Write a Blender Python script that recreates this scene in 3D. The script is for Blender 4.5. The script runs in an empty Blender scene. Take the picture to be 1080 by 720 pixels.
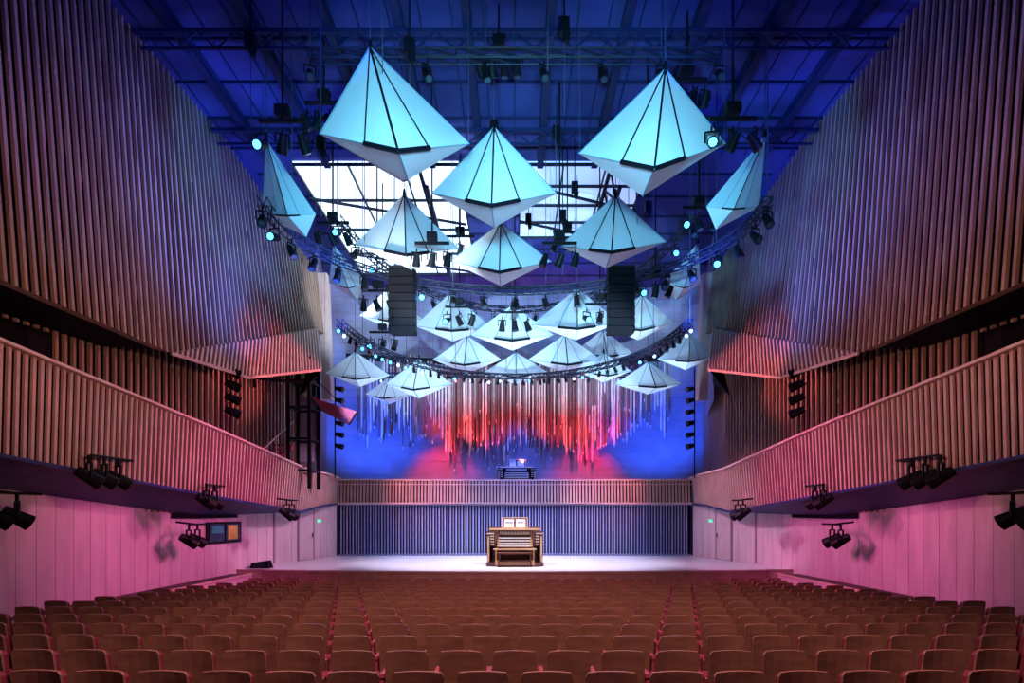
import bpy, math, random
from mathutils import Vector, Matrix
random.seed(7)
EYE = 3.0   # eye height of the photographer above the front stalls floor; heights below are relative to the eye
sc = bpy.context.scene
try:
    sc.view_settings.view_transform = 'Standard'
except Exception:
    pass

# ---------------------------------------------------------------- materials
def mat(name, col, rough=0.5, metal=0.0, noise=0.0, scale=3.0, emit=None, estr=0.0, stretch=(1,1,1), transl=0.0, bump=0.0, spec=0.4):
    m = bpy.data.materials.new(name); m.use_nodes = True
    nt = m.node_tree; p = nt.nodes['Principled BSDF']
    p.inputs['Base Color'].default_value = (*col, 1)
    p.inputs['Roughness'].default_value = rough
    p.inputs['Metallic'].default_value = metal
    p.inputs['Specular IOR Level'].default_value = spec
    if noise > 0:
        tc = nt.nodes.new('ShaderNodeTexCoord'); mp = nt.nodes.new('ShaderNodeMapping')
        mp.inputs['Scale'].default_value = stretch
        n = nt.nodes.new('ShaderNodeTexNoise'); n.inputs['Scale'].default_value = scale; n.inputs['Detail'].default_value = 5
        r = nt.nodes.new('ShaderNodeValToRGB')
        r.color_ramp.elements[0].position = 0.3; r.color_ramp.elements[1].position = 0.7
        r.color_ramp.elements[0].color = (*[c*(1-noise) for c in col], 1)
        r.color_ramp.elements[1].color = (*[min(1, c*(1+noise)) for c in col], 1)
        nt.links.new(tc.outputs['Object'], mp.inputs['Vector']); nt.links.new(mp.outputs['Vector'], n.inputs['Vector'])
        nt.links.new(n.outputs['Fac'], r.inputs['Fac']); nt.links.new(r.outputs['Color'], p.inputs['Base Color'])
        if bump > 0:
            bp = nt.nodes.new('ShaderNodeBump'); bp.inputs['Strength'].default_value = bump
            nt.links.new(n.outputs['Fac'], bp.inputs['Height']); nt.links.new(bp.outputs['Normal'], p.inputs['Normal'])
    if emit:
        p.inputs['Emission Color'].default_value = (*emit, 1); p.inputs['Emission Strength'].default_value = estr
    if transl > 0:
        t = nt.nodes.new('ShaderNodeBsdfTranslucent'); t.inputs['Color'].default_value = (*col, 1)
        mx = nt.nodes.new('ShaderNodeMixShader'); mx.inputs[0].default_value = transl
        out = nt.nodes['Material Output']
        nt.links.new(p.outputs[0], mx.inputs[1]); nt.links.new(t.outputs[0], mx.inputs[2]); nt.links.new(mx.outputs[0], out.inputs['Surface'])
    return m

M = dict(
 slat  = mat('slat_wood', (0.36,0.215,0.155), 0.5, noise=0.25, scale=2, stretch=(2,2,0.3)),
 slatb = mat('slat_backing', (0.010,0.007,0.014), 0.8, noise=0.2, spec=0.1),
 fascia= mat('fascia_wood', (0.52,0.34,0.29), 0.5, noise=0.15, scale=2),
 rail  = mat('rail_wood', (0.66,0.46,0.42), 0.4, noise=0.1),
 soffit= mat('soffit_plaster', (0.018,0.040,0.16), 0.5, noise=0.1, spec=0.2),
 lowall= mat('oak_panelling', (0.62,0.49,0.52), 0.45, noise=0.12, scale=4, stretch=(1,1,0.2)),
 groove= mat('panel_joint', (0.35,0.25,0.28), 0.6),
 ceil  = mat('ceiling_paint', (0.045,0.05,0.20), 0.7, noise=0.15, scale=0.6, spec=0.1),
 beam  = mat('ceiling_steel', (0.014,0.020,0.075), 0.5, noise=0.1, spec=0.15),
 backw = mat('stage_wall_panel', (0.34,0.31,0.42), 0.5, noise=0.15, scale=1.2),
 stage = mat('stage_boards', (0.80,0.76,0.80), 0.3, noise=0.06, scale=3, stretch=(0.2,4,1)),
 riser = mat('stage_riser_wood', (0.45,0.28,0.22), 0.5, noise=0.15),
 floor = mat('stalls_floor', (0.07,0.035,0.038), 0.6, noise=0.2),
 fabric= mat('reflector_fabric', (0.92,0.94,0.96), 0.7, noise=0.04, scale=1.0, transl=0.22, spec=0.1),
 black = mat('black_steel', (0.005,0.005,0.008), 0.5, noise=0.1, spec=0.15),
 truss = mat('truss_steel', (0.012,0.014,0.03), 0.4, noise=0.1, spec=0.2),
 cable = mat('steel_cable', (0.05,0.06,0.1), 0.5),
 seam  = mat('fabric_seam', (0.20,0.34,0.45), 0.6, noise=0.1),
 lensb = mat('lamp_lens_blue', (0.1,0.3,1), 0.2, emit=(0.04,0.42,1), estr=9),
 lensw = mat('lamp_lens_white', (0.8,0.85,1), 0.2, emit=(0.35,0.6,1), estr=9),
 lensr = mat('lamp_lens_red', (1,0.2,0.2), 0.2, emit=(1,0.08,0.1), estr=6),
 lensd = mat('lamp_lens_off', (0.03,0.04,0.06), 0.1),
 pipe  = mat('pipe_metal', (0.82,0.74,0.74), 0.4, noise=0.2, scale=2),
 pipe2 = mat('pipe_wood', (0.22,0.13,0.14), 0.5, noise=0.2),
 latt  = mat('lattice_slat', (0.36,0.40,0.62), 0.4, noise=0.1),
 lattb = mat('lattice_back', (0.015,0.015,0.05), 0.7, noise=0.1),
 seat  = mat('seat_back_wood', (0.33,0.155,0.115), 0.42, noise=0.22, scale=3, stretch=(1,1,4)),
 cush  = mat('seat_fabric', (0.24,0.025,0.06), 0.8, noise=0.2, scale=20),
 arm   = mat('seat_armrest', (0.45,0.08,0.14), 0.4, noise=0.1),
 cons  = mat('console_walnut', (0.10,0.04,0.028), 0.3, noise=0.3, scale=4),
 consl = mat('console_trim', (0.60,0.38,0.20), 0.35, noise=0.15),
 ivory = mat('key_ivory', (0.85,0.82,0.72), 0.3, noise=0.03),
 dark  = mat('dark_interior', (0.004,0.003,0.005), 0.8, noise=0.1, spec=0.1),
 sky   = mat('skylight_glass', (0.9,0.95,1), 0.4, emit=(0.70,0.88,1.0), estr=1.6),
 sky2  = mat('skylight_glass_dim', (0.5,0.6,0.9), 0.4, emit=(0.42,0.62,1.0), estr=0.8),
 exitg = mat('exit_sign_green', (0.1,0.7,0.4), 0.4, emit=(0.1,0.8,0.45), estr=1.0),
 glass = mat('control_glass', (0.03,0.05,0.08), 0.05, noise=0.1),
 yel   = mat('control_reflection_yellow', (0.45,0.32,0.06), 0.4, noise=0.2, emit=(0.8,0.55,0.05), estr=0.06),  # yellow reflection in the control window, painted as a faintly glowing pane
 cyanp = mat('control_reflection_cyan', (0.03,0.16,0.22), 0.4, noise=0.2, emit=(0.02,0.3,0.4), estr=0.08),  # blue reflection in the same window, painted the same way
 door  = mat('door_veneer', (0.60,0.46,0.49), 0.4, noise=0.06),
 redp  = mat('canopy_slat', (0.40,0.05,0.09), 0.5, noise=0.1),
)

# ---------------------------------------------------------------- mesh builder
class B:
    def __init__(s): s.v=[]; s.f=[]; s.mi=[]; s.mats=[]
    def _m(s, k):
        if k not in s.mats: s.mats.append(k)
        return s.mats.index(k)
    def poly(s, pts, k):
        n=len(s.v); s.v += [Vector(p) for p in pts]; s.f.append(list(range(n,n+len(pts)))); s.mi.append(s._m(k))
    def box(s, c, d, k, R=None):
        n=len(s.v); c=Vector(c); i=s._m(k)
        for x in (-.5,.5):
            for y in (-.5,.5):
                for z in (-.5,.5):
                    q=Vector((x*d[0],y*d[1],z*d[2]))
                    if R: q=R@q
                    s.v.append(c+q)
        for f in ((0,1,3,2),(4,6,7,5),(0,4,5,1),(2,3,7,6),(0,2,6,4),(1,5,7,3)):
            s.f.append([n+a for a in f]); s.mi.append(i)
    def beam(s, p, q, w, h, k, ref=(0,0,1), n=4):
        p=Vector(p); q=Vector(q); d=(q-p)
        if d.length<1e-6: return
        d.normalize(); ref=Vector(ref)
        if abs(d.dot(ref.normalized()))>0.97: ref=Vector((0,1,0)) if abs(d.y)<0.9 else Vector((1,0,0))
        a=d.cross(ref).normalized(); b=a.cross(d).normalized(); i=s._m(k); m=len(s.v)
        if n==4: offs=[(-.5,-.5),(.5,-.5),(.5,.5),(-.5,.5)]
        else: offs=[(.5*math.cos(2*math.pi*t/n),.5*math.sin(2*math.pi*t/n)) for t in range(n)]
        for e in (p,q):
            for (x,y) in offs: s.v.append(e+a*x*w+b*y*h)
        for t in range(n):
            s.f.append([m+t,m+(t+1)%n,m+n+(t+1)%n,m+n+t]); s.mi.append(i)
        s.f.append([m+t for t in range(n)][::-1]); s.mi.append(i)
        s.f.append([m+n+t for t in range(n)]); s.mi.append(i)
    def cone(s, p, q, r1, r2, k, n=12):
        p=Vector(p); q=Vector(q); d=(q-p).normalized(); ref=Vector((0,0,1)) if abs(d.z)<.9 else Vector((1,0,0))
        a=d.cross(ref).normalized(); b=a.cross(d); i=s._m(k); m=len(s.v)
        for e,r in ((p,r1),(q,r2)):
            for t in range(n):
                an=2*math.pi*t/n; s.v.append(e+a*r*math.cos(an)+b*r*math.sin(an))
        for t in range(n):
            s.f.append([m+t,m+(t+1)%n,m+n+(t+1)%n,m+n+t]); s.mi.append(i)
        s.f.append([m+t for t in range(n)][::-1]); s.mi.append(i)
        s.f.append([m+n+t for t in range(n)]); s.mi.append(i)
    def loft(s, A, Bp, k):
        for t in range(len(A)-1): s.poly([A[t],A[t+1],Bp[t+1],Bp[t]],k)
    def prism(s, outline, y0, y1, k, T=None):
        T=T or (lambda v:v); i=s._m(k); m=len(s.v); n=len(outline)
        for y in (y0,y1):
            for (x,z) in outline: s.v.append(T(Vector((x,y,z))))
        for t in range(n):
            s.f.append([m+t,m+(t+1)%n,m+n+(t+1)%n,m+n+t]); s.mi.append(i)
        s.f.append([m+t for t in range(n)][::-1]); s.mi.append(i)
        s.f.append([m+n+t for t in range(n)]); s.mi.append(i)
    def make(s, name, parent=None):
        lo=Vector([min(v[i] for v in s.v) for i in range(3)]); hi=Vector([max(v[i] for v in s.v) for i in range(3)])
        c=(lo+hi)/2
        me=bpy.data.meshes.new(name); me.from_pydata([tuple(v-c) for v in s.v],[],s.f)
        for k in s.mats: me.materials.append(M[k])
        me.polygons.foreach_set('material_index', s.mi); me.update()
        o=bpy.data.objects.new(name, me); sc.collection.objects.link(o)
        o.location=c+Vector((0,0,EYE))
        if parent:
            o.parent=parent
        return o

def interp(poly, y):
    if y<=poly[0][1]: return Vector(poly[0])
    for a,b in zip(poly,poly[1:]):
        if y<=b[1]:
            t=(y-a[1])/(b[1]-a[1]); return Vector(a).lerp(Vector(b),t)
    return Vector(poly[-1])
def mir(poly, s): return [(p[0]*-s if s>0 else p[0], p[1], p[2]) for p in poly]
def frange(a,b,st):
    out=[]
    while a<=b+1e-6: out.append(a); a+=st
    return out

# ---------------------------------------------------------------- floor / stage / ceiling
def fz(y): return -3.0 + 0.05*max(0,(18-y))
b=B(); ys=[-3,2,6,10,14,18,20.6]
b.loft([(-11.6,y,fz(y)) for y in ys],[(11.6,y,fz(y)) for y in ys],'floor')
b.loft([(-11.6,y,fz(y)-.2) for y in ys],[(11.6,y,fz(y)-.2) for y in ys],'floor')
b.make('floor')

SZ=-2.05
b=B()
front=[(x, 19.75+0.008*x*x) for x in [i*1.0 for i in range(-9,10)]]
back=[(max(-8.4,min(8.4,x)),27.0) for x,_ in front]
b.loft([(x,y,SZ) for x,y in front],[(x,y,SZ) for x,y in back],'stage')
b.loft([(x,y,SZ) for x,y in front],[(x,y,SZ-.06) for x,y in front],'rail')
b.loft([(x,y+.03,SZ-.06) for x,y in front],[(x,y+.03,-3.0) for x,y in front],'riser')
for s in (-1,1): b.poly([(s*9,20.4,SZ),(s*10.1,20.4,SZ),(s*9.6,22,SZ),(s*8.4,27,SZ)],'stage'); b.poly([(s*9,20.43,SZ),(s*10.1,20.43,SZ),(s*10.1,20.43,-3),(s*9,20.43,-3)],'riser')
for x,y in front[::1]: b.box((x,y+.02,-2.55),(.02,.03,.85),'groove')
b.make('stage_platform')

CZ=12.5
b=B()
b.box((0,14.5,CZ+.15),(26,38,.3),'ceil')
for y in frange(-3,33,1.5): b.box((0,y,CZ-.03),(24,.07,.07),'beam')
for x in frange(-9.6,9.6,.8): b.box((x,8.5,CZ-.02),(.03,23,.04),'beam')
b.make('ceiling')
b=B()
for x in (-8.6,-6.6,-4.7,-2.9,-1.2,0.9,2.8,4.6,6.5,8.5):
    y1=20.1 
    L=y1+3; c=(y1-3)/2
    b.box((x,c,CZ-.1),(.22,L,.04),'beam'); b.box((x,c,CZ-.22),(.05,L,.24),'beam'); b.box((x,c,CZ-.34),(.22,L,.04),'beam')
for y in (10.5,14.3,18.0):
    b.box((0,y,CZ-.42),(19.2,.12,.1),'beam')
    b.box((0,y,CZ-.85),(18.8,.06,.06),'beam')
    for x in frange(-9,8.0,1.0): b.beam((x,y,CZ-.42),(x+.5,y,CZ-.85),.035,.035,'beam'); b.beam((x+.5,y,CZ-.85),(x+1,y,CZ-.42),.035,.035,'beam')
b.make('ceiling_beams')

# skylights in ceiling
def skylight(x0,x1,y0,y1,k='sky',seed=1):
    b=B(); z=CZ-.06
    b.box(((x0+x1)/2,(y0+y1)/2,z),(x1-x0,y1-y0,.04),k)
    z-=.1
    for i in range(4):
        x=x0+(x1-x0)*i/3; b.box((x,(y0+y1)/2,z),(.05,y1-y0,.1),'truss')
    n=4
    for j in range(n+1):
        y=y0+(y1-y0)*j/n; b.box(((x0+x1)/2,y,z),(x1-x0,.05,.1),'truss')
    for x in (x1-1.4,):
        b.beam((x,y0-.2,z-.15),(x,y1+.2,z-.15),.12,.1,'truss'); b.beam((x+.3,y0-.2,z-.9),(x+.3,y1+.2,z-.9),.12,.12,'truss')
        for j in range(n): 
            ya=y0+(y1-y0)*j/n; yb=y0+(y1-y0)*(j+1)/n
            b.beam((x,ya,z-.15),(x+.3,(ya+yb)/2,z-.9),.07,.07,'truss'); b.beam((x+.3,(ya+yb)/2,z-.9),(x,yb,z-.15),.07,.07,'truss')
    for j in range(1,n,2): 
        ya=y0+(y1-y0)*j/n; b.beam((x0,ya-.7,z-.3),(x1,ya+.9,z-.5),.08,.08,'truss')
    return b
skylight(-7.9,-2.0,20.2,29.5).make('window_1')
skylight(0.2,4.8,20.2,25.6,'sky2',5).make('window_2')

# ---------------------------------------------------------------- side walls and balconies
UT=[(-10.4,-3,12.5),(-10.05,10,12.5),(-9.7,19.2,12.5),(-8.75,25.2,10.6)]
UB=[(-9.9,-3,4.5),(-9.4,10.4,4.25),(-9.3,15.4,4.3),(-8.45,24,7.75),(-8.45,25.2,7.9)]
FT=[(-10.2,-3,4.5),(-9.95,4,3.85),(-9.5,10.5,3.12),(-8.85,17,2.4),(-8.15,22,1.65),(-8.05,24.5,1.6),(-8.3,26.7,1.56)]
FB=[(-10.3,-3,2.1),(-10.0,4,1.6),(-9.55,10.5,1.05),(-8.95,17,.45),(-8.3,22,.02),(-8.25,24.5,.3),(-8.4,26.7,.4)]
LW=[(-11.4,-3,.9),(-11.0,12.2,.5),(-10.5,18.5,-.12),(-9.6,22,-.05),(-8.4,26.8,.35)]
IW=[(-12.2,-3,0),(-11.6,10,0),(-11.0,15,0),(-9.95,20,0),(-9.3,25,0),(-10.4,32,0)]
for s,side in ((-1,'left'),(1,'right')):
    ut,ub,ft,fb,lw,iw=[mir(p,s) for p in (UT,UB,FT,FB,LW,IW)]
    sg=s
    out=Vector((sg,0,0))
    # upper slatted wall
    b=B(); ys=frange(-3,25.2,.6)
    b.loft([interp(ub,y)+out*.15 for y in ys],[interp(ut,y)+out*.15 for y in ys],'slatb')
    for y in frange(-3,25.2,.225):
        p=interp(ub,y); q=interp(ut,y); b.beam(p+out*.03,q+out*.03,.07,.075,'slat',ref=(0,1,0))
    b.loft([interp(ub,y)-out*.02 for y in ys],[interp(ub,y)+out*.2 for y in ys],'slat')
    # return board at the stage end
    b.beam((sg*8.35,25.45,5.0),(sg*8.55,25.45,10.6),.5,.4,'rail',ref=(1,0,0))
    b.poly([(sg*9.75,19.2,12.5),(sg*8.85,25.3,12.5),(sg*8.85,25.3,10.5)],'ceil')
    b.poly([(sg*8.85,25.3,12.5),(sg*10.6,32,12.5),(sg*10.6,32,5),(sg*8.85,25.3,5)],'backw')
    b.make('wall_%s'%side)
    # folded slatted fin
    b=B()
    A=Vector((sg*9.3,15.4,4.3)); Bp=Vector((sg*8.38,24,7.75)); D=Vector((sg*8.6,18.4,4.35)); C=Vector((sg*7.3,21.4,5.35))
    N=40
    def upf(t): return A.lerp(Bp,t)
    def lof(t): return A.lerp(D,t/.45) if t<.45 else D.lerp(C,(t-.45)/.55)
    up=[upf(t/N) for t in range(N+1)]; lo=[lof(t/N) for t in range(N+1)]
    sh=Vector((sg*.08,0,.06))
    b.loft([p+sh for p in up],[p+sh for p in lo],'slatb')
    for i in range(N+1): b.beam(up[i],lo[i],.06,.09,'fascia',ref=(0,1,0))
    for a,c in zip(lo,lo[1:]): b.beam(a,c,.06,.09,'fascia')
    b.poly([Bp,C,C+Vector((sg*.9,.3,-.9)),Bp+Vector((sg*.1,.4,-2.2))],'slatb')
    b.make('acoustic_fin')
    # soffit of upper wall + recessed wall behind balcony
    b=B(); ys=frange(-3,25,1)
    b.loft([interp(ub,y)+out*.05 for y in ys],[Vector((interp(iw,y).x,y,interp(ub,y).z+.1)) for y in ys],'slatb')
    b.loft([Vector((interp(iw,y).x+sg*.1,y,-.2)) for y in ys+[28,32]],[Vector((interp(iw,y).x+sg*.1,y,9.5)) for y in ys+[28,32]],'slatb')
    for y in frange(-3,31.5,.24):
        x=interp(iw,y).x
        if 11.2<y<13.6 :
            b.beam((x,y,4.3),(x,y,8),.08,.09,'slat',ref=(0,1,0)); continue
        b.beam((x,y,0),(x,y,8),.08,.09,'slat',ref=(0,1,0))
    xm=interp(iw,12.4).x
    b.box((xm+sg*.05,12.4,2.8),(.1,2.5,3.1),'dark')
    for yy in (11.1,13.7): b.box((xm,yy,2.8),(.2,.1,3.1),'slatb')
    b.make('trim_1' if s<0 else 'trim_2')
    # lower wall
    b=B(); ys=frange(-3,26.8,.6)+[26.8]
    zt=lambda y: interp(lw,y).z
    b.loft([Vector((interp(lw,y).x,y,-3.6)) for y in ys],[Vector((interp(lw,y).x,y,zt(y)+.1)) for y in ys],'lowall')
    for y in frange(-2,26,.5):
        p=interp(lw,y); b.beam((p.x-sg*.003,y,-3),(p.x-sg*.003,y,p.z),.006,.008,'groove')
    for y in (22.4,):
        p=interp(lw,y); b.beam((p.x-sg*.02,y,-2),(p.x-sg*.02,y,p.z),.05,.05,'groove')
    b.make('wall_%s_stalls'%side)
    # balcony
    b=B(); ys=frange(-3,26.6,.5)+[26.7]
    b.loft([interp(ft,y)+out*.14 for y in ys],[interp(fb,y)+out*.14 for y in ys],'slatb')
    st=.165
    for y in frange(-3,26.6,st):
        b.beam(interp(fb,y)+out*.03,interp(ft,y)+out*.03,.055,.075,'fascia',ref=(0,1,0))
    for a,c in zip(ys,ys[1:]):
        b.beam(interp(ft,a)+Vector((0,0,.03)),interp(ft,c)+Vector((0,0,.03)),.26,.06,'rail')
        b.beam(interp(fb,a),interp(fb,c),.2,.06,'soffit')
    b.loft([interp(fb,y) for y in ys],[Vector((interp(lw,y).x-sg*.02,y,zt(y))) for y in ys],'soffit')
    b.loft([interp(ft,y)-Vector((0,0,1.15))+out*.15 for y in ys],[Vector((interp(iw,y).x+sg*.1,y,interp(ft,y).z-1.15)) for y in ys],'floor')
    b.make('balcony')
    # parapet beside the seating
    b=B(); PP=mir([(-10.5,2,-2.05),(-10.25,8,-2.15),(-9.95,11.5,-2.2),(-9.05,18.3,-2.1),(-8.95,19.9,-2.1)],s)
    ys=frange(2,19.7,.6)
    b.loft([interp(PP,y) for y in ys],[Vector((interp(PP,y).x,y,fz(y))) for y in ys],'lowall')
    b.loft([interp(PP,y) for y in ys],[interp(PP,y)+out*.7 for y in ys],'floor')
    for a,c in zip(ys,ys[1:]): b.beam(interp(PP,a),interp(PP,c),.1,.05,'rail')
    b.make('seating_parapet')

# rear balcony fascia (above the stage)
b=B()
def ry(x): return 26.75+.35*(1-(x/8.4)**2)
xs=frange(-8.35,8.35,.835)
b.loft([(x,ry(x)+.12,1.5) for x in xs],[(x,ry(x)+.05,.4) for x in xs],'slatb')
for x in frange(-8.3,8.3,.15): b.beam((x,ry(x)-.05,.45),(x,ry(x)+.02,1.5),.085,.08,'fascia',ref=(0,1,0))
for a,c in zip(xs,xs[1:]):
    b.beam((a,ry(a),1.53),(c,ry(c),1.53),.22,.06,'rail'); b.beam((a,ry(a)-.06,.42),(c,ry(c)-.06,.42),.25,.08,'rail')
    b.beam((a,ry(a)-.06,1.32),(c,ry(c)-.06,1.32),.04,.04,'rail')
b.poly([(-10.2,26.8,.42),(10.2,26.8,.42),(10.2,31,.42),(-10.2,31,.42)],'floor')
b.box((.1,29.6,.76),(2.6,1.9,.66),'backw')
b.make('choir_balcony')

# lattice wall under choir balcony
b=B()
b.box((0,27.5,-.8),(17,.1,2.6),'lattb')
for i,x in enumerate(frange(-8.2,8.2,.135)):
    b.beam((x,ry(x)+.12,SZ),(x,ry(x)+.12,.4),.025 if i%2 else .045,.08,'latt',ref=(0,1,0))
for z in (-2.0,.35):
    for a,c in zip(xs,xs[1:]): b.beam((a,ry(a)+.2,z),(c,ry(c)+.2,z),.04,.04,'latt')
b.make('wall_stage_lattice')

# back wall
b=B(); xs2=frange(-10.8,10.8,.9)
def by(x): return 32.4-.016*x*x
b.loft([(x,by(x),.3) for x in xs2],[(x,by(x),12.5) for x in xs2],'backw')
for z in frange(.8,12.2,.42):
    for a,c in zip(xs2,xs2[1:]): b.beam((a,by(a)-.01,z),(c,by(c)-.01,z),.02,.025,'groove')
b.make('wall_back')

# organ pipes
b=B()
for layer,(dy,st,w) in enumerate(((.9,.15,.095),(.55,.19,.12),(1.15,.17,.08))):
    for x in frange(-8.2,8.2,st):
        e=4.75+.5*math.sin(x*1.1+layer)+.45*math.sin(x*2.7+1)-.6*math.exp(-((x-.2)/5)**2)+.8*(abs(x)/8)**3
        zb=e+random.uniform(-1.2,1.2); zt=random.uniform(7.2,8.6)
        xx=x+random.uniform(-.02,.02); y=by(x)-dy
        k='pipe' if random.random()<.5 else 'pipe2'
        if layer==1 and random.random()<.25: continue
        b.beam((xx,y,zb),(xx,y,zt),w,w,k,ref=(0,1,0),n=6)
        b.cone((xx,y,zb-.16),(xx,y,zb),w*.15,w*.5,'pipe',6)
for z in (8.3,):
    for a,c in zip(xs2[2:-2],xs2[3:-2]): b.beam((a,by(a)-.8,z),(c,by(c)-.8,z),.9,.1,'black')
b.make('organ_pipes')

# ---------------------------------------------------------------- pyramid reflectors
PY=[ # x,y,zrim,zapex,zbottom,width,ax,bx,wy,rot
(-2.62,12.5,8.2,10.2,7.3,3.2,-.56,.27,3.2,6),
(3.02,12.6,8.05,9.8,7.0,3.15,.31,-.19,3.2,-6),
(-.54,14.8,8.3,10.0,7.4,3.2,0,0,3.2,0),
(-3.4,18,8.4,10.05,7.6,3.2,-.1,.15,3.2,5),
(-.46,18.5,8.15,9.4,7.35,3.25,0,0,3.2,0),
(3.0,17.5,8.25,9.75,7.5,3.2,.1,-.2,3.2,-5),
(-5.2,24,8.2,9.4,7.65,2.6,-.2,.1,2.6,10),
(-2.5,23,7.5,8.85,6.9,3.1,-.1,0,3,4),
(-.1,22,6.85,8.0,6.25,3.2,0,0,3,0),
(2.25,21,6.95,8.25,6.35,3.2,.05,0,3,-4),
(4.77,22,7.26,8.4,6.65,2.7,.15,0,2.6,-8),
(-2.1,25,6.7,7.75,6.1,3.0,0,0,2.8,0),
(0.05,26,6.4,7.3,5.84,2.9,0,0,2.8,0),
(2.2,25,6.7,7.8,6.1,3.2,0,0,2.8,0),
(4.1,26.5,7.4,8.5,6.9,2.8,0,0,2.6,0),
(-6.97,25.2,6.1,7.1,5.55,2.8,-.1,.1,2.6,8),
(-4.3,25.5,5.74,6.85,5.1,3.0,0,0,2.8,0),
(-6.3,28.5,5.9,6.75,5.4,2.4,0,0,2.4,0),
(3.9,25.0,6.2,7.0,5.7,2.4,0,0,2.4,0),
(6.0,25.6,5.75,6.75,5.3,3.0,0,0,2.8,0),
(7.2,24,6.5,7.6,6.0,2.3,.2,0,2.2,-10),
(-5.95,15,7.85,9.8,7.25,1.4,-.6,.45,2.0,0),
(5.75,15,8.05,9.9,7.45,1.4,.85,-.45,2.0,0),
(-5.75,19.6,7.9,9.2,7.3,1.3,-.5,.3,1.6,0),
(5.75,19.6,7.9,9.25,7.3,1.3,.55,-.2,1.6,0)]
for (x,y,zr,za,zb,w,ax,bx,wy,rot) in PY:
    b=B(); r=w/2; ry2=wy/2; R=Matrix.Rotation(math.radians(rot),3,'Z'); c=Vector((x,y,zr))
    L=c+R@Vector((-r,0,0)); Rr=c+R@Vector((r,0,0)); F=c+R@Vector((0,-ry2,0)); K=c+R@Vector((0,ry2,0))
    A=Vector((x+ax,y,za)); D=Vector((x+bx,y,zb)); ctr=c
    F.z=(zb+.22*(za-zb))*(y-ry2)/y; F.x+=bx*.8   # the sail facing the hall dips low at its front corner
    rim=[L,F,Rr,K]
    for i in range(4):
        p,q=rim[i],rim[(i+1)%4]
        b.poly([A,p,q],'fabric'); b.poly([D,q,p],'fabric')
    t=.034*w/3
    o=lambda P: ctr+(P-ctr)*1.012
    b.beam(o(A),o(F),t,t,'black'); b.beam(o(A),o(K),t,t,'black')
    b.beam(o(D),o(F),t*.7,t*.7,'seam'); b.beam(o(D),o(K),t*.7,t*.7,'seam')
    for S in (L,Rr):
        m=F.lerp(S,.40)
        b.beam(o(A),o(m),t*.7,t*.7,'black' if w>3 and y<20 else 'seam'); b.beam(o(F),o(m),t*2.2,t*2.2,'black')
        b.beam(o(m),o(S),t*.4,t*.4,'seam'); b.beam(o(K),o(S),t*.3,t*.3,'seam'); b.beam(o(A),o(S),t*.4,t*.4,'seam')
    b.cone(A,A+Vector((0,0,.18)),.06,.03,'black',8)
    b.beam(A,(A.x,A.y,CZ-.02),.018,.018,'cable')
    for S in (L,Rr): b.beam(S,(S.x,S.y,CZ-.02),.010,.010,'cable')
    b.make('pyramid_acoustic_reflector')

# ---------------------------------------------------------------- lighting hardware
def lamp(b, p, d, s=1.0, lens='lensd', yoke=True):
    p=Vector(p); d=Vector(d).normalized()
    b.cone(p-d*.22*s,p+d*.02*s,.09*s,.12*s,'black',10)
    b.cone(p+d*.02*s,p+d*.2*s,.12*s,.14*s,'black',10)
    b.cone(p+d*.2*s,p+d*.215*s,.10*s,.10*s,lens,10)
    if yoke:
        sd=d.cross(Vector((0,0,1))).normalized()
        for k in (-1,1): b.beam(p+sd*k*.16*s,p+sd*k*.16*s+Vector((0,0,.26*s)),.03*s,.04*s,'black')
        b.beam(p-sd*.16*s+Vector((0,0,.26*s)),p+sd*.16*s+Vector((0,0,.26*s)),.04*s,.03*s,'black')
        b.beam(p+Vector((0,0,.26*s)),p+Vector((0,0,.4*s)),.04*s,.04*s,'black')
def truss(b, pts, size=.3, k='truss'):
    pts=[Vector(p) for p in pts]
    rails=[]
    for i,p in enumerate(pts):
        d=(pts[min(i+1,len(pts)-1)]-pts[max(i-1,0)]).normalized(); sd=d.cross(Vector((0,0,1))).normalized()
        rails.append([p+sd*size/2+Vector((0,0,size/2)),p-sd*size/2+Vector((0,0,size/2)),p+sd*size/2-Vector((0,0,size/2)),p-sd*size/2-Vector((0,0,size/2))])
    for i in range(len(pts)-1):
        for j in range(4): b.beam(rails[i][j],rails[i+1][j],.04,.04,k,n=6)
        for (m,n) in ((0,2),(1,3),(0,1),(2,3)):
            b.beam(rails[i][m],rails[i+1][n],.022,.022,k)
        for (m,n) in ((0,2),(1,3),(0,1)): b.beam(rails[i][m],rails[i][n],.022,.022,k)
def arc(cx,cy,rx,ry_,a0,a1,z,n): return [(cx+rx*math.cos(math.radians(a0+(a1-a0)*i/n)),cy+ry_*math.sin(math.radians(a0+(a1-a0)*i/n)),z) for i in range(n+1)]
def arc_truss(pts, lamps_every, lit, sz=.28, hang=6, dirs=(0,-.3,-1), s=.8, kinds=('lensb','lensw')):
    b=B(); truss(b,pts,sz)
    for i in range(0,len(pts),hang): b.beam(pts[i],(pts[i][0],pts[i][1],CZ-.02),.02,.02,'cable')
    for i in range(0,len(pts),lamps_every):
        p=Vector(pts[i])+Vector((0,0,-.55*s)); d=Vector(dirs)+Vector((random.uniform(-.5,.5),random.uniform(-.6,.4),0))
        if random.random()<lit: d=Vector((random.uniform(-.25,.25),-1,-.35))
        lamp(b,p,d,s,lens=random.choice(kinds) if d.y<-.93 else 'lensd')
    b.make('lighting_truss')
arc_truss(arc(0,17.2,5.3,6.9,0,180,5.75,46),1,.5,.18,s=.5)
arc_truss(arc(0,14.5,6.2,4.9,-8,188,7.55,40),2,.10,.22,s=.85,kinds=('lensb',))
arc_truss(arc(0,16.5,5.4,8.5,5,175,8.9,36),2,.15,.2,s=.8,kinds=('lensb',))
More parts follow.
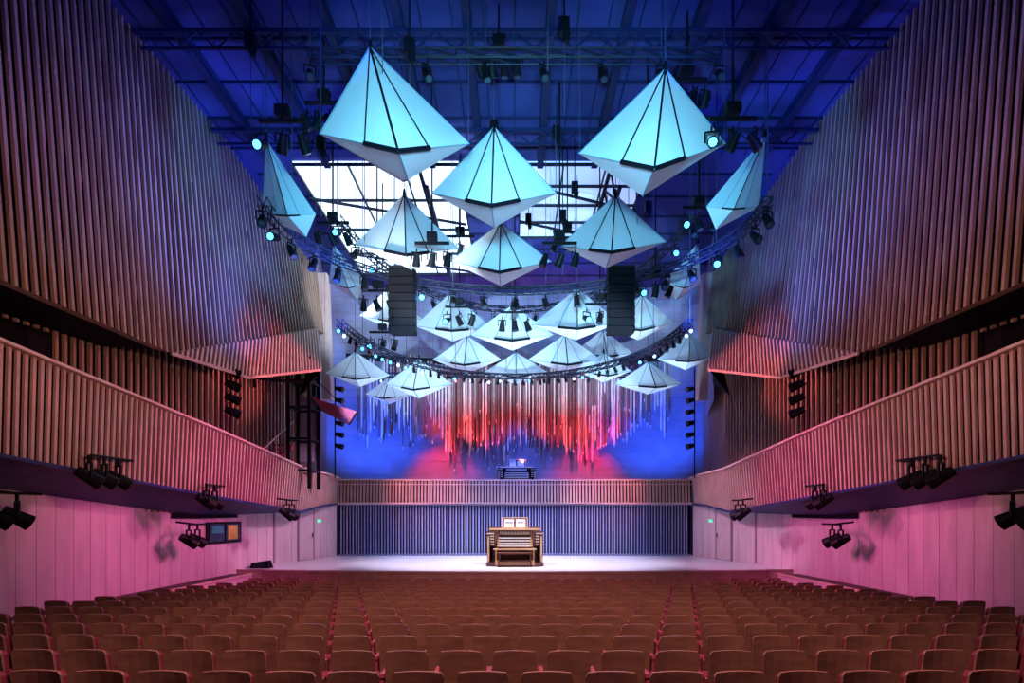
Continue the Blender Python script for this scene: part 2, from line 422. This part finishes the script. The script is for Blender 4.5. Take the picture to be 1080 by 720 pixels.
arc_truss([(x*.7,13.6,10.9) for x in range(-7,8)],2,.0,.22,s=.8)
arc_truss([(x*.7,27,6.5) for x in range(-9,10)],1,.5,.2,s=.5,kinds=('lensb','lensr','lensw'))

def cluster(x,y,z,n=4,lit=0):
    b=B(); b.beam((x,y,z+.5),(x,y,CZ-.02),.04,.04,'black'); b.beam((x-.5,y,z+.5),(x+.5,y,z+.5),.07,.07,'black')
    b.box((x,y,z+.7),(.3,.2,.2),'black')
    for i in range(n):
        xx=x-.45+.9*i/(max(1,n-1)); lamp(b,(xx,y,z),(random.uniform(-.4,.4),-1,-.6) if i<lit else (random.uniform(-.6,.6),random.uniform(-.2,.8),-1),.85,'lensb' if i<lit else 'lensd')
    b.make('stage_light_cluster')
for a in ((-4.9,12,7.75,3,1),(4.6,12,7.8,3,1),(-.4,14,10.9,4,0),(4.3,14.2,10.3,4,0),(-4.9,14.6,10.0,4,0),(-2.4,16.5,7.3,3,0),(1.3,16.5,7.3,3,0),(-4.6,19,6.9,3,0),(4.6,18.6,7.2,3,1),(1.8,19.5,9.1,3,0),(-1.9,19.8,9.1,3,0),(0,20.2,6.6,3,0),(2.9,19.4,6.6,3,1),(-5.6,17.5,8.4,3,0),(5.5,17.0,8.6,3,1),(-2.0,20.5,6.9,3,1),(-5.0,21.5,6.3,3,1)):
    cluster(*a)
# chain hoists
rr=random.Random(11)
for i in range(16):
    x=rr.uniform(-6.5,6.5); y=rr.choice((11.5,13,15.5,17,19,21)); z=rr.uniform(9.8,11.4)
    b=B(); b.beam((x,y,z),(x,y,CZ-.02),.03,.03,'black'); b.box((x,y,z),(.22,.18,.34),'black'); b.cone((x+.05,y,z-.35),(x+.05,y,z-.15),.06,.09,'black',8)
    b.beam((x,y,z),(x,y,z-2.0),.015,.015,'cable'); b.make('chain_hoist')

# line array speakers
for x in (-3.55,3.35):
    b=B(); y=18.0; z=7.55
    b.box((x,y,z+.12),(.8,.5,.08),'black')
    for dx in (-.25,.25): b.beam((x+dx,y,z+.15),(x+dx,y,CZ-.02),.02,.02,'cable')
    for i in range(8):
        R=Matrix.Rotation(math.radians(1.2*i),3,'X')
        b.box((x,y+.01*i*i*.35,z-.06-.245*i),(.78,.5,.225),'dark',R); b.box((x,y-.26+.01*i*i*.35,z-.06-.245*i),(.66,.02,.17),'dark',R)
        for dx in (-.41,.41): b.box((x+dx,y,z-.06-.245*i),(.03,.3,.2),'black')
    b.make('line_array_speaker')

def fixture(x,y,z,sg,n=2,s=1.2,name='stage_light'):
    b=B()
    b.beam((x,y-.35*n/2,z+.48),(x,y+.35*n/2+.3,z+.48),.06,.06,'black',n=8)
    b.beam((x,y,z+.48),(x+sg*.6,y,z+.55),.06,.06,'black',n=8)
    for i in range(n):
        yy=y-.2*n+i*.45
        lamp(b,(x-sg*.02,yy,z),(-sg*.5,.55,-.45),s)
    b.make(name)
for sg in (-1,1):
    for (x,y,z,n) in ((9.15,12.8,.75,3),(8.75,16.5,.3,2),(8.0,20.3,-.05,2),(9.7,17.3,-.85,2),(9.95,11.3,-.1,2)):
        fixture(x*sg,y,z,sg,n)
    b=B()
    x=sg*8.95; y=17.9
    b.beam((x,y,2.35),(x,y,4.75),.06,.06,'black',n=8)
    for i in range(4): lamp(b,(x-sg*.1,y-.05,4.4-.42*i),(-sg*.8,.5,-.35),1.1,yoke=False); b.beam((x,y,4.4-.42*i),(x-sg*.25,y,4.4-.42*i),.05,.05,'black')
    b.make('side_light_ladder')
    b=B(); x=sg*7.9; y=25.0
    b.beam((x,y,1.5),(x,y,6.3),.06,.06,'black',n=8)
    for i in range(6): lamp(b,(x-sg*.2,y-.05,5.4-.5*i),(-sg*.8,-.3,-.2),.9,yoke=False); b.beam((x,y,5.4-.5*i),(x-sg*.3,y,5.4-.5*i),.05,.05,'black')
    b.make('side_light_ladder')

# lighting / access tower at left balcony end
b=B()
for (x,y) in ((-8.6,21.6),(-7.8,21.6),(-8.6,22.6),(-7.8,22.6)): b.beam((x,y,.9),(x,y,5.9),.12,.12,'black')
for z in (1.6,2.8,4.0,5.0,5.85):
    for a,c in (((-8.6,21.6),(-7.8,21.6)),((-8.6,22.6),(-7.8,22.6)),((-8.6,21.6),(-8.6,22.6)),((-7.8,21.6),(-7.8,22.6))): b.beam((*a,z),(*c,z),.08,.08,'truss')
b.box((-8.2,22.1,5.0),(.9,1.1,.06),'black'); b.box((-8.2,22.62,3.3),(.7,.06,2.6),'backw'); b.box((-8.2,22.1,5.86),(.9,1.1,.1),'soffit')
b.beam((-8.0,21.6,4.9),(-9.6,21.0,4.95),.1,.1,'black'); b.beam((-9.6,21.0,4.95),(-9.6,21.0,4.6),.1,.1,'black')
b.make('lighting_tower')
b=B()
for i in range(11): b.beam((-7.7,21.7+.11*i,4.35-.03*i),(-6.1-.06*i,21.9+.11*i,3.85-.03*i),.045,.04,'redp')
b.beam((-7.75,21.6,4.36),(-7.75,22.9,4.1),.08,.08,'black'); b.beam((-6.1,21.9,3.83),(-6.7,23,3.55),.05,.05,'black')
b.beam((-7.75,21.8,5.2),(-6.5,21.95,3.98),.03,.03,'black')
b.make('slatted_canopy')
b=B()
for i in range(9):
    z=1.1+.19*i; b.box((-9.55+.06*i,20.2+.26*i,z),(.7,.28,.05),'redp')
    if i%2==0: b.beam((-9.15+.06*i,20.2+.26*i,z),(-9.15+.06*i,20.2+.26*i,z+.95),.03,.03,'rail')
b.beam((-9.15,20.2,2.05),(-8.67,22.3,3.57),.05,.05,'rail'); b.beam((-9.15,20.2,1.1),(-8.67,22.3,2.6),.06,.2,'redp')
b.make('balcony_staircase')

# exit signs, doors
for sg in (-1,1):
    p=interp(mir(LW,sg),25.3)
    b=B(); ang=math.atan2(1.2,4.8); R=Matrix.Rotation(sg*ang,3,'Z')
    b.box((p.x-sg*.06,25.3,-.38),(.05,.28,.12),'exitg',R); b.box((p.x-sg*.03,25.3,-.38),(.05,.32,.16),'rail',R); b.make('exit_sign')
    p=interp(mir(LW,sg),24.4); b=B()
    b.box((p.x-sg*.04,24.4,-.98),(.06,1.0,2.1),'door',R)
    for dy in (-.54,.54):
        q=R@Vector((0,dy,0)); b.box((p.x-sg*.04+q.x,24.4+q.y,-.98),(.1,.06,2.14),'groove',R)
    b.box((p.x-sg*.04,24.4,.1),(.1,1.14,.06),'groove',R); q=R@Vector((-sg*.08,.38,0)); b.beam((p.x-sg*.04+q.x,24.4+q.y,-1.1),(p.x-sg*.04+q.x,24.4+q.y,-.9),.03,.03,'truss')
    b.make('door_%d'%(1 if sg<0 else 2))
b=B(); R=Matrix.Rotation(-math.atan2(.9,3.5),3,'Z')
c=Vector((interp(LW,19.8).x+.05,19.8,-.7))
b.box(c,(.06,1.6,.74),'black',R)
b.box(c+R@Vector((.035,0,0)),(.02,1.4,.6),'glass',R); b.box(c+R@Vector((.05,.35,.0)),(.02,.45,.5),'yel',R); b.box(c+R@Vector((.05,-.35,.1)),(.02,.5,.25),'cyanp',R)
b.box(c+R@Vector((.06,.0,0)),(.03,.05,.66),'black',R); b.make('window_3')

b=B(); b.prism([(-.35,0),(.35,0),(.25,.28),(-.3,.2)],-.2,.2,'black',lambda v: v+Vector((-9.3,20.9,SZ))); b.box((-9.3,20.68,SZ+.12),(.4,.02,.14),'truss'); b.make('stage_monitor_speaker')

# ---------------------------------------------------------------- organ consoles
def console(cx,cy,z0,s,body,trim,name):
    b=B()
    T=lambda v: Vector((cx,cy,z0))+v*s
    def bx(c,d,k,R=None): b.box(T(Vector(c)),[q*s for q in d],k,R)
    bx((0,.25,.08),(2.1,1.5,.1),body)
    for sx in (-1,1):
        bx((sx*.98,.35,.62),(.1,1.15,1.1),body); bx((sx*.98,-.235,.62),(.06,.02,.95),trim)
        bx((sx*.82,.15,1.0),(.32,.5,.55),body,Matrix.Rotation(sx*.35,3,'Z'))
        for i in range(4):
            for j in range(5):
                q=Matrix.Rotation(sx*.35,3,'Z')@Vector((-.11+.075*i,-.27,-.2+.1*j)); b.cone(T(Vector((sx*.82,.15,1.0))+q),T(Vector((sx*.82,.15,1.0))+q+Vector((0,-.04,0))),.022*s,.026*s,'ivory',8)
        bx((sx*.7,-.1,.36),(.06,.1,.6),trim)
    bx((0,.85,.75),(2.0,.12,1.35),body)
    bx((0,.6,1.35),(1.9,.6,.06),body); bx((0,.29,1.35),(1.94,.03,.08),trim)
    for i in range(4):
        y=-.1+.13*i; z=.72+.095*i
        bx((0,y+.1,z-.03),(1.25,.3,.05),body); bx((0,y,z+.01),(1.15,.13,.025),'ivory')
        for k in range(30):
            if k%7 not in (2,6): bx((-.555+k*.038,y+.03,z+.03),(.016,.08,.02),'black')
        for sx in (-1,1): bx((sx*.62,y+.03,z+.02),(.08,.2,.06),trim)
    bx((0,-.2,.62),(1.6,.1,.06),trim); bx((0,.3,.35),(1.7,.06,.5),body)
    bx((0,.42,1.2),(1.3,.06,.22),body)
    for k in range(22): bx((-.55+.052*k,.38,1.2),(.02,.03,.12),'ivory')
    # music desk with open scores
    Rm=Matrix.Rotation(-.25,3,'X')
    bx((0,.44,1.58),(.95,.03,.4),body,Rm)
    for sx in (-.22,.22): bx((sx,.41,1.57),(.36,.015,.3),'ivory',Rm)
    for k in range(5):
        for sx in (-.22,.22): bx((sx,.40,1.47+.05*k),(.3,.012,.008),'black',Rm)
    for sx in (-.48,.48): bx((sx,.42,1.58),(.03,.05,.44),trim,Rm)
    bx((0,.47,1.78),(1.0,.04,.04),trim); bx((0,.34,1.4),(1.0,.12,.03),trim)
    for k in range(27):
        bx((-.65+.05*k,-.12,.16),(.025,.75,.04),'consl')
        if k%7 not in (2,6): bx((-.63+.05*k,.1,.2),(.02,.25,.06),'black')
    bx((0,-.52,.13),(1.45,.05,.14),trim)
    # bench
    bx((0,-.62,.50),(1.25,.36,.05),body)
    for sx in (-1,1):
        bx((sx*.58,-.62,.27),(.06,.32,.44),body); bx((sx*.58,-.62,.05),(.1,.42,.06),body)
    bx((0,-.62,.22),(1.1,.05,.06),body)
    b.make(name)
console(0.0,21.9,SZ,1.03,'cons','consl','organ_console')
console(0.1,29.6,1.09,.95,'black','rail','organ_console')

# ---------------------------------------------------------------- seats
def seat_into(b,x,y,z,rot):
    R=Matrix.Rotation(rot,3,'Z'); O=Vector((x,y,z))
    w=.235
    def T(v):
        v=v.copy(); v.y += -.16*max(0,(v.z-.35)) + .5*v.x*v.x*-1.0 ; return O+R@v
    def back(y0,y1,zb,zt,w,k,cr=.035):
        xs=[-w,-w+.02,-w*.5,0,w*.5,w-.02,w]; zs=[zt-cr,zt,zt+.006,zt+.008,zt+.006,zt,zt-cr]
        i=b._m(k); m=len(b.v)
        for yy in (y0,y1):
            for xx,zz in zip(xs,zs): b.v.append(T(Vector((xx,yy,zz)))); b.v.append(T(Vector((xx,yy,zb))))
        n=len(xs)
        for q in range(2):
            for t in range(n-1):
                a=m+q*2*n+2*t; b.f.append([a,a+1,a+3,a+2]); b.mi.append(i)
        for t in range(n-1):
            a=m+2*t; c=a+2*n; b.f.append([a,a+2,c+2,c]); b.mi.append(i); b.f.append([a+1,a+3,c+3,c+1]); b.mi.append(i)
        for a in (m,m+2*(n-1)): b.f.append([a,a+1,a+1+2*n,a+2*n]); b.mi.append(i)
    back(-.03,0,.38,.90,w,'seat'); back(.0,.07,.44,.87,w-.02,'cush')
    b.box(O+R@Vector((0,.2,.40)),(.44,.14,.36),'cush',R@Matrix.Rotation(.25,3,'X'))
    b.box(O+R@Vector((0,.10,.38)),(.44,.03,.36),'seat',R@Matrix.Rotation(.25,3,'X'))
    b.box(O+R@Vector((.295,.16,.60)),(.055,.34,.045),'arm',R)
    b.box(O+R@Vector((.295,.12,.30)),(.04,.24,.58),'arm',R)
    b.box(O+R@Vector((.295,.12,.02)),(.07,.32,.03),'black',R)
rows=[4.35+.98*i for i in range(15)]
HW=[(10.1,0,0),(10.0,6,0),(9.6,11.5,0),(8.7,18.3,0),(8.6,20,0)]
for ri,y in enumerate(rows):
    b=B(); hw=interp(HW,y).x-.35
    pitch=.59
    off=.295 if ri%2 else 0
    n=int((hw-off)/pitch)
    for i in range(-n-(1 if off else 0),n+1):
        x=pitch*i+off; yy=y+.003*x*x
        seat_into(b,x,yy,fz(yy),.006*x)
    b.make('auditorium_seat_row')

# ---------------------------------------------------------------- lights
def spot(name,p,t,col,pw,ang=60,blend=.6,rad=.15):
    l=bpy.data.lights.new(name,'SPOT'); l.color=col; l.energy=pw; l.spot_size=math.radians(ang); l.spot_blend=blend; l.shadow_soft_size=rad
    o=bpy.data.objects.new(name,l); sc.collection.objects.link(o); o.location=(p[0],p[1],p[2]+EYE)
    d=Vector(t)-Vector(p); o.rotation_euler=d.to_track_quat('-Z','Y').to_euler(); return o
for sg in (-1,1):
    spot('cyan_wash',(sg*.8,5.5,4.6),(sg*2.0,14.0,8.3),(.17,.66,1.0),7600,48,.7,.3)
    spot('cyan_side_wash',(sg*2.5,10,5),(sg*6.2,15.5,8.7),(.04,.6,1),1500,34)
    spot('reflector_wash',(sg*2.6,14.2,2.0),(sg*2.4,22.5,7.4),(.40,.74,1),10500,46,.4)
    spot('reflector_wash_rear',(sg*5.5,19.5,2.2),(sg*5.5,25.5,6.6),(.40,.68,1),3400,46,.4)
    spot('blue_ceiling_wash',(sg*4,11,9.6),(sg*4.5,13,12.5),(.005,.07,1),300,150,.8)
    spot('blue_ceiling_wash',(sg*5,18,9.6),(sg*6,20,12.5),(.005,.07,1),330,150,.8)
    spot('blue_ceiling_wash',(sg*3,27,9.2),(sg*3,29,12.5),(.005,.06,1),350,150,.8)
    spot('blue_wall_wash',(sg*4,16.5,5.2),(sg*9.6,17.5,9),(.08,.18,1),5400,80,.9)
    spot('blue_wall_wash',(sg*4,10,7.5),(sg*9.8,13,9.0),(.12,.14,1),1000,90,.9)
    spot('rose_wall_wash',(sg*1.0,6,2.6),(sg*9.5,12.5,4.4),(1,.50,.36),1500,60,.9)
    spot('magenta_wall_wash',(sg*1.5,15.5,2.2),(sg*10.6,17.5,-.9),(1,.13,.50),2300,66,.9,.8)
    spot('pink_balcony_wash',(-sg*3.0,17,4.8),(sg*9,15.5,1.8),(1,.32,.42),1700,54,.9)
    spot('pink_fin_wash',(-sg*1.0,19.4,3.4),(sg*8.4,20.2,5.2),(1,.22,.28),5200,26,.6)
    spot('stage_wash',(sg*3.0,20,6.5),(sg*2.0,23.6,-2),(.80,.74,1),5800,66,.8)
    spot('organ_blue',(sg*7.0,27.2,3.0),(sg*7.8,31.5,5.4),(.02,.10,1),1700,100,.7)
    spot('wall_red',(sg*4.0,29.4,4.2),(sg*4.0,32.2,1.6),(1,.015,.07),750,76,.8)
    spot('stage_side_pink',(sg*2,19,3),(sg*9.3,23.0,-1.0),(1,.48,.78),1700,54,.8,.4)
    spot('choir_rail_pink',(sg*4.5,22.5,3.6),(sg*4.2,26.8,1.3),(1,.30,.36),1100,50,.7)
# unseen red spots added close under the pipes to graze them from below
for x,pw in ((-3.6,650),(-1.6,800),(.4,650),(2.6,800),(4.6,700)):
    spot('organ_red',(x,29.9,2.6),(x,31.2,5.6),(1,.05,.025),pw,82,.8,.1)
spot('wall_blue_centre',(0,27.8,4.8),(0,32.3,2.2),(.03,.10,1),600,70,.7)
spot('console_special',(0,16,5.7),(0,21.8,-1.2),(1,.82,.6),1100,16,.5)
spot('white_reflector_special',(-4.0,14,4),(-3.0,18.3,8.4),(.8,.94,1),5200,42,.7)
spot('added_wall_spill',(-5,21.5,8.6),(-9.3,27.5,9.8),(.7,.88,1),1500,60,.8)  # unseen spot added to spill white glow onto the rear left wall
spot('lattice_blue',(0,22,3.5),(0,26.8,-.9),(.15,.20,1),1400,110,.6)
spot('seat_fill',(0,2.5,9.5),(0,8,-2.5),(1,.54,.43),6800,80,.9,.6)  # unseen fill added overhead to brighten the seats
spot('seat_fill_front',(0,13,5.4),(0,14.5,-2.5),(1,.25,.40),1300,110,.9,.4)  # second added fill, pinker, over the front rows

w=bpy.data.worlds.new('world'); sc.world=w; w.use_nodes=True
w.node_tree.nodes['Background'].inputs[0].default_value=(.08,.08,.4,1); w.node_tree.nodes['Background'].inputs[1].default_value=.08

cam=bpy.data.cameras.new('camera'); cam.sensor_width=36; cam.lens=20; cam.shift_y=180/1080; cam.shift_x=-3/1080; cam.clip_end=200
co=bpy.data.objects.new('camera',cam); sc.collection.objects.link(co); co.location=(0,0,EYE); co.rotation_euler=(math.radians(90),0,0)
sc.camera=co
